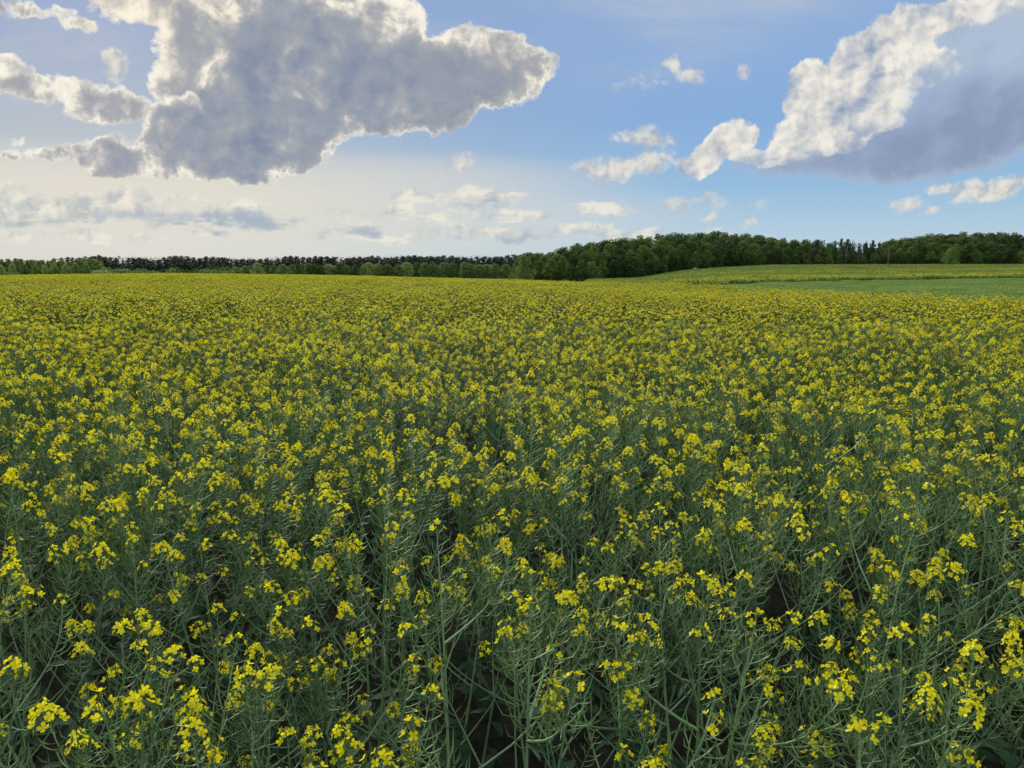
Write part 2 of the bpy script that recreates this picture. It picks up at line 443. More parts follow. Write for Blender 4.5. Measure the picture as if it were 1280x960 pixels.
# ground sheet -----------------------------------------------------------------
def soil_material():
    m, n = material('field_soil')
    geo = n.node('ShaderNodeNewGeometry').outputs['Position']
    a = n.noise(geo, 9.0, 6, 0.65); b = n.noise(geo, 0.05, 4, 0.6); c = n.noise(geo, 60.0, 3, 0.6)
    soil = n.mix(n.sstep(a, 0.35, 0.7), (0.010, 0.009, 0.006, 1), (0.032, 0.027, 0.018, 1))
    green = n.mix(b, (0.030, 0.060, 0.018, 1), (0.060, 0.100, 0.030, 1))
    sp = n.node('ShaderNodeSeparateXYZ'); n.put(sp.inputs[0], geo)
    far = n.sstep(sp.outputs[1], 12.0, 30.0)
    col = n.mix(n.m('MAXIMUM', far, n.sstep(c, 0.6, 0.7, 0, 0.6)), soil, green)
    d = n.node('ShaderNodeBsdfPrincipled'); n.put(d.inputs['Base Color'], col)
    d.inputs['Roughness'].default_value = 0.95; d.inputs['Specular IOR Level'].default_value = 0.15
    bp = n.node('ShaderNodeBump'); bp.inputs['Strength'].default_value = 0.6; bp.inputs['Distance'].default_value = 0.05
    n.put(bp.inputs['Height'], a); n.l.new(bp.outputs[0], d.inputs['Normal'])
    finish(n, d.outputs[0])
    return m
def axis(far_neg, far_pos):
    p = [0.0]; s_ = 1.5
    while p[-1] < far_pos: p.append(p[-1] + s_); s_ = min(s_ * 1.035, 160)
    q = [0.0]; s_ = 1.5
    while q[-1] < far_neg: q.append(q[-1] + s_); s_ = min(s_ * 1.06, 250)
    return np.array([-v for v in q[:0:-1]] + p)
gx = axis(5200, 5200); gx = np.unique(np.concatenate([-gx[gx > 0], gx[gx >= 0]])); gyv = axis(3000, 7000)
X, Y = np.meshgrid(gx, gyv)
Z = height(X, Y)
nx, ny = len(gx), len(gyv)
idx = np.arange(nx * ny).reshape(ny, nx)
F4 = np.stack([idx[:-1, :-1], idx[:-1, 1:], idx[1:, 1:], idx[1:, :-1]], -1).reshape(-1, 4)
g = put('ground', mesh_np('ground', np.stack([X, Y, Z], -1).reshape(-1, 3), F4, [soil_material()], smooth=True))
tag(g, kind='structure')
# ---------------------------------------------------------------- rapeseed
M_stem = foliage('rapeseed_stalk', (0.085, 0.165, 0.070), (0.23, 0.36, 0.165), trans=0.0, nscale=5, rough=0.5, spec=0.35, island=True)
M_pod = foliage('rapeseed_pod', (0.085, 0.165, 0.055), (0.25, 0.38, 0.145), trans=0.32, nscale=6, rough=0.5, spec=0.35, island=True)
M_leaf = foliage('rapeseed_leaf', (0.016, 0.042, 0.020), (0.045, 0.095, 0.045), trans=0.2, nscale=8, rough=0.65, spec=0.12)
M_petal = foliage('rapeseed_petal', (0.78, 0.70, 0.006), (0.93, 0.87, 0.016), trans=0.42, nscale=40, rough=0.55, spec=0.2, tcol=(1.15, 1.1, .8), island=True)
M_bud = foliage('rapeseed_bud', (0.22, 0.32, 0.05), (0.42, 0.46, 0.06), trans=0.2, nscale=30, island=True)
M_mix = foliage('flowering_crop_leaf', (0.050, 0.105, 0.028), (0.135, 0.21, 0.060), trans=0.25, nscale=3, island=True)
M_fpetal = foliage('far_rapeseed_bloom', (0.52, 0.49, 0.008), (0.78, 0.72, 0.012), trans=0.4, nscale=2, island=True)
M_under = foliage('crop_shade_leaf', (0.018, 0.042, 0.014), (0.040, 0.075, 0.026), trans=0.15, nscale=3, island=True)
MATS_FAR = None
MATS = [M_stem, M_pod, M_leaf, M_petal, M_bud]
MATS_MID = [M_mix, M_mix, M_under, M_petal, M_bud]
UP = Vector((0, 0, 1))
def perp(d):
    a = d.cross(UP if abs(d.z) < .9 else Vector((1, 0, 0))).normalized()
    return a, d.cross(a)
def along(pts, s):
    """point and direction at distance s back from the tip of a polyline"""
    for i in range(len(pts) - 1, 0, -1):
        seg = pts[i] - pts[i - 1]; L = seg.length
        if s <= L or i == 1: return pts[i] - seg * min(s / L, 1.0), seg.normalized()
        s -= L
def pods(mb, rng, pts, length, big=1.0, step=0.0072):
    s = 0.022; ph = rng.uniform(0, 6.28)
    while s < length:
        p, d = along(pts, s)
        a, b = perp(d)
        r = a * math.cos(ph) + b * math.sin(ph)
        lp = min(0.062, 0.014 + s * 0.34) * rng.uniform(.75, 1.15) * big
        sp = rng.uniform(.55, 1.0)
        d1 = (r * (1.2 * sp + .4) + d * .5).normalized()
        d2 = (r * 1.15 * sp + d * .45 + UP * .15).normalized()
        d3 = (r * .45 + d * .8 + UP * .5).normalized()
        p1 = p + d1 * (0.010 + 0.010 * min(s / .1, 1))
        p2 = p1 + d2 * lp * .5; p3 = p2 + d3 * lp * .5
        w_ = min(1.0, .5 + s * 6)
        mb.tube([p, p1, p2, p3], [.0007, .0013 * w_, .0020 * w_, .0004], 3, 1)
        ph += 2.399; s += step * rng.uniform(.7, 1.4)
def petal(mb, c, u, v, nrm, L, W, cup):
    t = u * 1.0 + nrm * cup
    mb.add([c, c + t * L * .55 + v * W * .42, c + t * L + v * W * .34 - nrm * L * .12, c + t * L * 1.05 - nrm * L * .1 - v * W * .30, c + t * L * .55 - v * W * .45],
           [(0, 1, 2, 3, 4)], 3)
def flower(mb, rng, c, nrm, size):
    a, b = perp(nrm); o = rng.uniform(0, 1.57)
    cup = rng.uniform(.15, .75)
    for k in range(4):
        t = o + k * math.pi / 2
        u = a * math.cos(t) + b * math.sin(t); v = -a * math.sin(t) + b * math.cos(t)
        petal(mb, c, u, v, nrm, size, size * .95, cup)
def head(mb, rng, pts, full):
    """flowers round the tip, buds on top; full 0..1"""
    n = int(4 + 12 * full * rng.uniform(.7, 1.25)); ph = rng.uniform(0, 6.28)
    tip, d = along(pts, 0.0)
    for k in range(n):
        s = 0.003 + 0.036 * (k / max(n - 1, 1)) * (.6 + .4 * full)
        p, d = along(pts, s)
        a, b = perp(d)
        r = a * math.cos(ph) + b * math.sin(ph)
        rad = 0.008 + s * .50 * rng.uniform(.7, 1.3) * rng.uniform(.8, 1.3)
        c = p + r * rad + d * rng.uniform(.006, .013)
        mb.tube([p, c], [.0005, .0004], 3, 1)
        flower(mb, rng, c, (r * rng.uniform(.5, 1.1) + UP * rng.uniform(.4, .9)).normalized(), rng.uniform(.0074, .0102))
        ph += 2.399 + rng.uniform(-.3, .3)
    for k in range(8):
        t = k * 2.4; r_ = .0014 * math.sqrt(k)
        a, b = perp(d)
        c = tip + (a * math.cos(t) + b * math.sin(t)) * r_ * 1.6 + d * (.004 - r_)
        mb.tube([c, c + d * .0035 + (a * math.cos(t) + b * math.sin(t)) * .001, c + d * .007], [.0006, .0016, .0003], 3, 4)
def curve_pts(rng, p0, d0, d1, L, n=7, wob=.12):
    pts = [p0.copy()]; p = p0.copy()
    w_ = Vector((rng.uniform(-1, 1), rng.uniform(-1, 1), 0)) * wob
    for i in range(n):
        t = (i + .5) / n
        d = (d0 * (1 - t) + d1 * t + w_ * math.sin(t * 5)).normalized()
        p = p + d * (L / n); pts.append(p.copy())
    return pts
def leaf(mb, rng, p, d, L, W, droop):
    side = d.cross(UP).normalized()
    vs = []; n = 5
    prof = [.25, .75, 1.0, .85, .5, .04]
    q = p.copy()
    for i in range(n + 1):
        wv = W * prof[i] * .5; k = rng.uniform(-.25, .25)
        dip = Vector((0, 0, -.25 * wv))
        vs += [q + side * wv + Vector((0, 0, k * wv)), q + dip, q - side * wv + Vector((0, 0, rng.uniform(-.3, .3) * wv))]
        d = (d - UP * droop / n).normalized(); q = q + d * (L / n)
    fs = []
    for i in range(n):
        o = i * 3
        fs += [(o, o + 1, o + 4, o + 3), (o + 1, o + 2, o + 5, o + 4)]
    mb.add(vs, fs, 2)

def make_plant(seed, H=None, podded=1.0, bloom=1.0, hp=.90):
    rng = random.Random(seed)
    H = H or rng.uniform(1.05, 1.32)
    out = dict(stem=MB(), leaves=MB(), branches=[], stem_head=None)
    lean = Vector((rng.uniform(-.10, .10), rng.uniform(-.10, .10), 1)).normalized()
    ms = curve_pts(rng, Vector((0, 0, -.02)), lean, (UP + lean * .3).normalized(), H + .02, 10, .05)
    rad = [.0078 * (1 - .78 * (i / 10)) for i in range(11)]; rad[-1] = .0010
    out['stem'].tube(ms, rad, 5, 0)
    pods(out['stem'], rng, ms, rng.uniform(.26, .42), podded)
    hb = MB(); head(hb, rng, ms, bloom * rng.choice([.15, .5, .8, 1.0])); out['stem_head'] = hb
    nb = rng.randint(5, 8); ph = rng.uniform(0, 6.28)
    for k in range(nb):
        hfrac = rng.uniform(.30, .45) + .42 * k / nb
        p0, d = along(ms, H * (1 - hfrac))
        az = Vector((math.cos(ph), math.sin(ph), 0)); ph += 2.399 + rng.uniform(-.4, .4)
        L = (H - p0.z) * rng.uniform(.80, 1.12) + .02
        b = MB()
        pts = curve_pts(rng, p0, (az * rng.uniform(.8, 1.5) + UP * .75).normalized(), (UP + az * rng.uniform(0, .5)).normalized(), L, 7, .15)
        b.tube(pts, [.0044, .0038, .0032, .0026, .0021, .0016, .0012, .0008], 4, 0)
        pods(b, rng, pts, min(L * .72, rng.uniform(.16, .32)), podded * rng.uniform(.8, 1.05))
        sub = []
        if rng.random() < .45:                                     # a fork
            q0, qd = along(pts, L * rng.uniform(.35, .55))
            az2 = Vector((math.cos(ph + 1), math.sin(ph + 1), 0))
            p2 = curve_pts(rng, q0, (az2 * .7 + UP).normalized(), UP, L * rng.uniform(.32, .46), 5, .1)
            b.tube(p2, [.0018, .0016, .0014, .0012, .001, .0007], 3, 0)
            pods(b, rng, p2, L * .2, podded * .8)
            if rng.random() < .8: sub.append(p2)
        hs = []
        for tip in [pts] + sub:
            if rng.random() < hp:
                h = MB(); head(h, rng, tip, bloom * rng.choice([.05, .2, .4, .7, 1.0])); hs.append(h)
        # small clasping leaf at the node
        leaf(out['leaves'], rng, p0, (az * 1.0 + UP * .4).normalized(), rng.uniform(.05, .10), rng.uniform(.012, .024), rng.uniform(.4, 1.2))
        out['branches'].append((b, hs))
    for k in range(rng.randint(8, 11)):
        hz = rng.uniform(.06, .62); p0, d = along(ms, max(H - hz, .01))
        az = Vector((math.cos(ph), math.sin(ph), 0)); ph += 2.399
        sc_ = 1 - .5 * hz
        leaf(out['leaves'], rng, p0, (az + UP * rng.uniform(.1, .8)).normalized(), rng.uniform(.13, .25) * sc_, rng.uniform(.045, .085) * sc_, rng.uniform(.5, 1.8))
    return out
def merged(pl):
    mb = MB()
    def inc(o):
        k = len(mb.v); mb.v.extend(o.v); mb.f.extend(tuple(i + k for i in f) for f in o.f); mb.mi.extend(o.mi)
    inc(pl['stem']); inc(pl['leaves']); inc(pl['stem_head'])
    for b, hs in pl['branches']:
        inc(b)
        for h in hs: inc(h)
    return mb
plants = [make_plant(100 + i, bloom=(.55, 1.0, 1.5, .22)[i % 4], podded=(1, 1, .9, 1.2)[i % 4], H=(None, None, None, 1.30)[i % 4]) for i in range(12)]

# coarser stands of many plants, for the distance ---------------------------------
def quad_at(c, a, b): return [c - a - b, c + a - b, c + a + b, c - a + b]
def stand(seed, size, nplants, lod, H0=1.18, yellow=1.0):
    rng = random.Random(seed); mb = MB()
    def rv(): return Vector((rng.gauss(0, 1), rng.gauss(0, 1), rng.gauss(0, 1))).normalized()
    for i in range(nplants):
        x, y = rng.uniform(-.5, .5) * size, rng.uniform(-.5, .5) * size
        H = H0 * rng.gauss(1, .07)
        tips = []
        for k in range(rng.randint(4, 7)):
            az = rng.uniform(0, 6.28); r = rng.uniform(.0, .17)
            tips.append(Vector((x + r * math.cos(az), y + r * math.sin(az), H * rng.uniform(.78, 1.0) if k else H)))
        base = Vector((x, y, .2))
        if lod == 2:
            for t in tips:
                mid = base.lerp(t, .55); mid.z -= .03
                mb.tube([base, mid, t], [.004, .0028, .0014], 3, 0)
                for q in range(18):
                    c = mid.lerp(t, .25 + .72 * q / 13); a = rv(); a.z = abs(a.z) * .6 + .25; a *= .042; b = rv() * .0028
                    mb.add([c - b, c + b, c + a], [(0, 1, 2)], 1)
                if rng.random() < .80 * yellow:
                    n = rng.choice([6, 10, 14, 18])
                    for q in range(n):
                        o = rv(); o.z = abs(o.z) * .8
                        c = t + o * rng.uniform(.008, .024); nn = (o + UP * .5).normalized(); a, b = perp(nn)
                        s_ = rng.uniform(.0070, .0108)
                        mb.add(quad_at(c, a * s_, b * s_), [(0, 1, 2, 3)], 3)
            for q in range(5):
                az = rng.uniform(0, 6.28)
                leaf_d = Vector((math.cos(az), math.sin(az), .5)).normalized()
                c = Vector((x, y, rng.uniform(.25, .75))); sd = leaf_d.cross(UP).normalized() * .022
                mb.add([c, c + leaf_d * .09 + sd, c + leaf_d * .17, c + leaf_d * .09 - sd], [(0, 1, 2, 3)], 2)
        else:
            for t in tips:
                c = t - Vector((0, 0, .10)); a = rv() * .035; a.z = .075; b = Vector((rng.gauss(0, 1), rng.gauss(0, 1), 0)).normalized() * .016; c.z -= .03
                mb.add([c - a - b, c - a + b, c + a + b * .6, c + a - b * .6], [(0, 1, 2, 3)], 1)
                if rng.random() < 1.0 * yellow:
                    for q in range(4):
                        o = rv(); o.z = abs(o.z) * .6
                        c = t + o * .016; nn = (o + UP * .4).normalized(); a, b = perp(nn)
                        s_ = rng.uniform(.009, .016)
                        mb.add(quad_at(c, a * s_, b * s_), [(0, 1, 2, 3)], 3)
            for q in range(4):
                c = Vector((x + rng.gauss(0, .06), y + rng.gauss(0, .06), rng.uniform(.35, .9)))
                a = rv() * .05; b = rv() * .12; b.z = abs(b.z) + .05
                mb.add(quad_at(c, a, b), [(0, 1, 2, 3)], 2)
    return mb

# ---- the nearest plants, one by one
rngp = np.random.default_rng(5)
def scatter(x0, x1, y0, y1, spacing, rng=rngp, jit=.42):
    xs = np.arange(x0, x1, spacing); ys = np.arange(y0, y1, spacing)
    XX, YY = np.meshgrid(xs, ys)
    XX = XX + rng.uniform(-jit, jit, XX.shape) * spacing; YY = YY + rng.uniform(-jit, jit, YY.shape) * spacing
    XX[::2] += spacing * .5
    return XX.ravel(), YY.ravel()
NEAR = 5.5
x, y = scatter(-6.5, 6.5, .92, 14.3, .275)
inframe = np.abs(x) < .76 * y + .28
gap = (np.sin(x * 4.1 + 1.2 * np.sin(y * 3.3)) * np.sin(y * 3.7 + 1.5 * np.sin(x * 2.2) + .6) > .62) & (rngp.random(len(x)) < .7) & (y < NEAR)
x, y, inframe = x[~gap], y[~gap], inframe[~gap]
n_mask = (y < NEAR) & inframe
near = sorted(zip(x[n_mask], y[n_mask]), key=lambda p: p[1])
print('near plants', len(near))
near_stuff = [(a, b) for a, b in zip(x[~inframe], y[~inframe]) if b < 14.3 and abs(a) < .76 * b + 3.5]
mid_pts = [(a, b) for a, b in zip(x, y) if b >= NEAR and abs(a) < .76 * b + .28]
x2, y2 = scatter(-16, 16, 5.0, 14.3, .275)
mid_pts += [(a, b) for a, b in zip(x2, y2) if abs(a) > 6.6 and abs(a) < .76 * b + 3.5]
mid_pts += near_stuff

def build_proto(pl, i):
    root = bpy.data.objects.new('rapeseed_plant', None); root.empty_display_size = .2
    st = bpy.data.objects.new('stem', pl['stem'].mesh('stem', MATS)); st.parent = root
    lv = bpy.data.objects.new('foliage', pl['leaves'].mesh('foliage', MATS)); lv.parent = root
    hd = bpy.data.objects.new('flower_head', pl['stem_head'].mesh('flower_head', MATS)); hd.parent = st
    kids = [(st, [hd]), (lv, [])]
    for b, hs in pl['branches']:
        bo = bpy.data.objects.new('branch', b.mesh('branch', MATS)); bo.parent = root
        ho = []
        for h in hs:
            o = bpy.data.objects.new('flower_head', h.mesh('flower_head', MATS)); o.parent = bo; ho.append(o)
        kids.append((bo, ho))
    return root, kids
protos = [build_proto(p, i) for i, p in enumerate(plants)]
PG = 'rapeseed plants nearest the camera'
PL = 'rapeseed plant with small yellow flower heads and thin green pods, growing in the near field'
used_p = set()
def place_plant(i, x, y, rz, s, tilt, label=PL, group=PG):
    root, kids = protos[i]
    first = i not in used_p; used_p.add(i)
    r = root if first else root.copy()
    C.objects.link(r)
    r.location = (x, y, float(height(x, y))); r.rotation_euler = (tilt[0], tilt[1], rz); r.scale = (s, s, s)
    tag(r, label, 'rapeseed plant', group)
    for k, hs in kids:
        c = k if first else k.copy(); C.objects.link(c); c.parent = r
        for h in hs:
            d = h if first else h.copy(); C.objects.link(d); d.parent = c
rr = random.Random(77)
bottom = sorted([p for p in near if p[1] < 1.42 and abs(p[0]) < .70 * p[1]])[:14]
names_near = {p: 'rapeseed plant topping out at the bottom edge of the photo, %s one from the left' % ORD[i] for i, p in enumerate(bottom)}
print('bottom', len(bottom))
for k, (a, b) in enumerate(near):
    place_plant(rr.randrange(len(protos)), a, b, rr.uniform(0, 6.28), rr.uniform(.80, 1.05), (rr.gauss(0, .10), rr.gauss(0, .10)), names_near.get((a, b), PL), PG if (a, b) not in names_near else 'rapeseed plants along the bottom edge')

# ---- the rest of the field, as one mass
lib = bpy.data.collections.new('field_library')
def lib_add(name, me):
    o = bpy.data.objects.new(name, me); lib.objects.link(o); return o
NV = 7
M_stem_b = foliage('field_stalk', (0.07, 0.135, 0.055), (0.19, 0.30, 0.125), trans=0.0, nscale=5, rough=0.55, spec=0.25, island=True)
M_pod_b = foliage('field_pod', (0.070, 0.140, 0.045), (0.20, 0.31, 0.110), trans=0.3, nscale=6, rough=0.55, spec=0.25, island=True)
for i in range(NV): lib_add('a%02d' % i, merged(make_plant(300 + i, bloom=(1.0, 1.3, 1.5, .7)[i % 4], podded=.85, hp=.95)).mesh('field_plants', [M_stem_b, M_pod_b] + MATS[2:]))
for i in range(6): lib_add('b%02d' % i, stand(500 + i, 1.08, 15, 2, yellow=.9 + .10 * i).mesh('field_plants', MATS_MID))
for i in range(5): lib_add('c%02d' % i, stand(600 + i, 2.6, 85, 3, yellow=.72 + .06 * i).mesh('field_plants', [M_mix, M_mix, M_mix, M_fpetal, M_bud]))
def gn_scatter(name, P, vid, rot, scl, coll):
    me = bpy.data.meshes.new(name)
    P = np.asarray(P, np.float32)
    me.vertices.add(len(P)); me.vertices.foreach_set('co', P.ravel())
    for nm_, typ, dat, key in (('vid', 'INT', vid, 'value'), ('rot', 'FLOAT_VECTOR', rot, 'vector'), ('scl', 'FLOAT_VECTOR', scl, 'vector')):
        at_ = me.attributes.new(nm_, typ, 'POINT')
        at_.data.foreach_set(key, np.asarray(dat, np.int32 if typ == 'INT' else np.float32).ravel())
    me.update()
    ob = put(name, me)
    ng = bpy.data.node_groups.new(name, 'GeometryNodeTree')
    ng.interface.new_socket('Geometry', in_out='INPUT', socket_type='NodeSocketGeometry')
    ng.interface.new_socket('Geometry', in_out='OUTPUT', socket_type='NodeSocketGeometry')
    gi = ng.nodes.new('NodeGroupInput'); go = ng.nodes.new('NodeGroupOutput')
    ci = ng.nodes.new('GeometryNodeCollectionInfo'); ci.inputs[0].default_value = coll
    ci.inputs[1].default_value = True; ci.inputs[2].default_value = True
    ip = ng.nodes.new('GeometryNodeInstanceOnPoints')
    def attr(nm_, typ):
        a = ng.nodes.new('GeometryNodeInputNamedAttribute'); a.data_type = typ; a.inputs[0].default_value = nm_
        return a.outputs[0]
    L = ng.links.new
    L(gi.outputs[0], ip.inputs['Points']); L(ci.outputs[0], ip.inputs['Instance'])
    ip.inputs['Pick Instance'].default_value = True
    L(attr('vid', 'INT'), ip.inputs['Instance Index'])
    e2r = ng.nodes.new('FunctionNodeEulerToRotation'); L(attr('rot', 'FLOAT_VECTOR'), e2r.inputs[0])
    L(e2r.outputs[0], ip.inputs['Rotation']); L(attr('scl', 'FLOAT_VECTOR'), ip.inputs['Scale'])
    L(ip.outputs[0], go.inputs[0])
    md = ob.modifiers.new('scatter', 'NODES'); md.node_group = ng
    return ob
def hpatch(x, y):
    return 1 + .07 * math.sin(x * 1.9 + 1.7 * math.sin(y * 1.1)) * math.sin(y * 1.6 + math.sin(x * .9))
def in_rape(x, y): return (y < rape_edge(bearing(x, y)))
P, vid, rot, scl = [], [], [], []
for a, b in mid_pts:
    if not in_rape(a, b): continue
    P.append((a, b, float(height(a, b)))); vid.append(rr.randrange(NV)); rot.append((rr.gauss(0, .10), rr.gauss(0, .10), rr.uniform(0, 6.28)))
    s_ = rr.uniform(.84, 1.05) * hpatch(a, b); scl.append((s_, s_, s_))
def patch(x, y):
    return .5 + .25 * math.sin(x * .31 + 1.3 * math.sin(y * .17)) + .25 * math.sin(y * .23 + 1.1 * math.sin(x * .13 + 2))
def sheet(x0, x1, y0, y1, sp, inside, ids, zs=(.9, 1.1), keep=None):
    xs, ys = scatter(x0, x1, y0, y1, sp, jit=.25)
    k = inside(xs, ys); xs, ys = xs[k], ys[k]
    zs_ = height(xs, ys)
    for q in range(len(xs)):
        P.append((xs[q], ys[q], zs_[q])); vid.append(ids[min(len(ids) - 1, max(0, int(len(ids) * (patch(xs[q], ys[q]) * .8 + .1 + rr.gauss(0, .22)))))]); rot.append((0, 0, rr.uniform(0, 6.28)))
        s_ = rr.uniform(*zs) * hpatch(xs[q], ys[q]); scl.append((1, 1, s_))
wedge = lambda x, y: (np.abs(x) < .78 * y + 6)
sheet(-45, 45, 14.3, 48.2, 1.0, lambda x, y: wedge(x, y) & in_rape(x, y), list(range(NV, NV + 6)))
sheet(-190, 60, 48.2, 240, 2.4, lambda x, y: wedge(x, y) & in_rape(x, y) , list(range(NV + 6, NV + 11)))
print('field instances', len(P))
fo = gn_scatter('rapeseed_field', P, vid, rot, scl, lib)
tag(fo, 'flowering rapeseed field stretching away towards the woods', 'rapeseed field', kind='stuff')
# ---------------------------------------------------------------- the fields beyond
M_wheat = foliage('wheat_blade', (0.15, 0.235, 0.060), (0.26, 0.36, 0.105), trans=0.35, nscale=2, island=True, world=.06, warm=(0.16, 0.26, 0.08))
def wheat_stand(seed, size, n, H):
    rng = random.Random(seed); mb = MB()
    for i in range(n):
        x, y = rng.uniform(-.5, .5) * size, rng.uniform(-.5, .5) * size
        h = H * rng.uniform(.75, 1.08); a = rng.uniform(0, 6.28); w_ = rng.uniform(.015, .03)
        c = Vector((x, y, 0)); s_ = Vector((math.cos(a), math.sin(a), 0)) * w_
        l_ = Vector((rng.gauss(0, .08), rng.gauss(0, .08), h))
        mb.add([c - s_, c + s_, c + l_ + s_ * .4, c + l_ - s_ * .4], [(0, 1, 2, 3)], 0)
        if rng.random() < .6:
            t = c + l_ * .9; e = Vector((rng.gauss(0, 1), rng.gauss(0, 1), .2)).normalized() * .14
            mb.add([t, t + e * .5 + Vector((0, 0, .03)), t + e - Vector((0, 0, .04))], [(0, 1, 2)], 0)
    return mb
lib2 = bpy.data.collections.new('wheat_library')
for i in range(4):
    o = bpy.data.objects.new('w%02d' % i, wheat_stand(700 + i, 1.7, 420, .55).mesh('wheat_plants', [M_wheat])); lib2.objects.link(o)
P, vid, rot, scl = [], [], [], []
def in_wheat(x, y):
    u = bearing(x, y)
    return (y > rape_edge(u) + .6) & (y < wheat_edge(u) - .5) & (u > 770)
sheet(8, 150, 27, 130, 1.55, lambda x, y: in_wheat(x, y) & wedge(x, y), [0, 1, 2, 3], (.85, 1.1))
wo = gn_scatter('wheat_field', P, vid, rot, scl, lib2)
tag(wo, 'smooth green field of young wheat between the two rapeseed fields', 'wheat field', kind='stuff')
print('wheat', len(P))

lib3 = bpy.data.collections.new('far_field_library')
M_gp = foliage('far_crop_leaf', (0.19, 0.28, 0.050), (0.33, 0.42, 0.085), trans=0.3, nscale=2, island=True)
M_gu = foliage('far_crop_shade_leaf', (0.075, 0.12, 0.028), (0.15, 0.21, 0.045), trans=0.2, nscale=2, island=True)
for i in range(5):
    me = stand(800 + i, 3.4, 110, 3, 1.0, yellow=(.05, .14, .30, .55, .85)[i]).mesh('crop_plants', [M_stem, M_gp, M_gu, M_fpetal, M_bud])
    lib3.objects.link(bpy.data.objects.new('f%02d' % i, me))
P, vid, rot, scl = [], [], [], []
def in_far(x, y):
    u = bearing(x, y)
    return (y > np.maximum(wheat_edge(u), rape_edge(u) + 6)) & (y < wood_edge(u) - 3) & (u > 740)
xs, ys = scatter(8, 260, 80, 300, 3.0, jit=.2)
k = in_far(xs, ys) & wedge(xs, ys); xs, ys = xs[k], ys[k]; zs_ = height(xs, ys)
for q in range(len(xs)):
    u = float(bearing(xs[q], ys[q])); y0 = float(wheat_edge(u)); t = (ys[q] - y0) / (float(wood_edge(u)) - y0)
    yl = -.3 + 3.9 * math.exp(-((t - .04) / .10) ** 2) + 1.8 * math.exp(-((t - .34) / .12) ** 2) + .8 + .9 * (patch(xs[q] * .3, ys[q] * .8) - .5) + rr.gauss(0, .5)
    yl -= 1.4 * max(0, t - .5)
    P.append((xs[q], ys[q], zs_[q])); vid.append(int(min(4, max(0, yl)))); rot.append((0, 0, rr.uniform(0, 6.28))); scl.append((1, 1, rr.uniform(.9, 1.1)))
ff = gn_scatter('far_rapeseed_field', P, vid, rot, scl, lib3)
tag(ff, 'yellow green rapeseed field rising to the edge of the near wood', 'rapeseed field', kind='stuff')
print('far', len(P))
# ---------------------------------------------------------------- trees
def tree_mat(name, dark, light, warm=None, tr=.3):
    return foliage(name, dark, light, trans=tr, nscale=.35, rough=.7, spec=.15, world=.03, warm=warm, island=True, rand=.8)
M_bark = foliage('tree_bark', (0.030, 0.026, 0.020), (0.07, 0.06, 0.045), trans=0, nscale=3)
M_white = foliage('pale_birch_bark', (0.13, 0.13, 0.11), (0.24, 0.235, 0.21), trans=0, nscale=2)
M_dec = tree_mat('broadleaf_dark', (0.042, 0.074, 0.022), (0.125, 0.178, 0.050))
M_dec2 = tree_mat('broadleaf_mid', (0.060, 0.115, 0.028), (0.150, 0.230, 0.055))
M_lgt = tree_mat('broadleaf_spring', (0.12, 0.18, 0.055), (0.27, 0.36, 0.11))
M_pine = tree_mat('pine_needles', (0.036, 0.052, 0.034), (0.085, 0.105, 0.065), tr=.12)  # needle tones lightened: distance haze is put into the colour
M_blos = tree_mat('white_blossom', (0.45, 0.47, 0.42), (0.75, 0.75, 0.70))
def leafcloud(rng, lobes, n, size, flat=.0):
    """leaf clumps spread over and through a set of lobes"""
    C_ = np.array([l[0] for l in lobes]); Rr = np.array([l[1] for l in lobes])
    area = (Rr[:, 0] * Rr[:, 2]); pr = area / area.sum()
    k = rng.choice(len(lobes), n, p=pr)
    d = rng.normal(size=(n, 3)); d /= np.linalg.norm(d, axis=1)[:, None]
    r = np.where(rng.random(n) < .72, rng.uniform(.82, 1.10, n), rng.uniform(.3, .85, n))
    c = C_[k] + d * Rr[k] * r[:, None]
    nn = d + rng.normal(size=(n, 3)) * .55 + np.array([0, 0, .25]); nn /= np.linalg.norm(nn, axis=1)[:, None]
    t = rng.normal(size=(n, 3)); a = np.cross(nn, t); a /= np.linalg.norm(a, axis=1)[:, None]; b = np.cross(nn, a)
    s = rng.uniform(.55, 1.25, n)[:, None] * size
    a *= s; b *= s * rng.uniform(.5, .9, n)[:, None]
    # irregular leaf-spray outline: a six cornered clump with two deep notches
    ang = np.linspace(0, 2 * np.pi, 6, endpoint=False)
    V = []
    for q in range(6):
        rad_ = rng.uniform(.45, 1.15, n)[:, None]
        V.append(c + (a * np.cos(ang[q]) + b * np.sin(ang[q])) * rad_ + nn * rng.uniform(-.18, .18, n)[:, None] * size)
    V = np.stack(V, 1).reshape(-1, 3)
    i = np.arange(n)[:, None] * 6
    F = np.concatenate([i + np.array([[0, 1, 2, 3]]), i + np.array([[0, 3, 4, 5]])], 0)
    return V, F
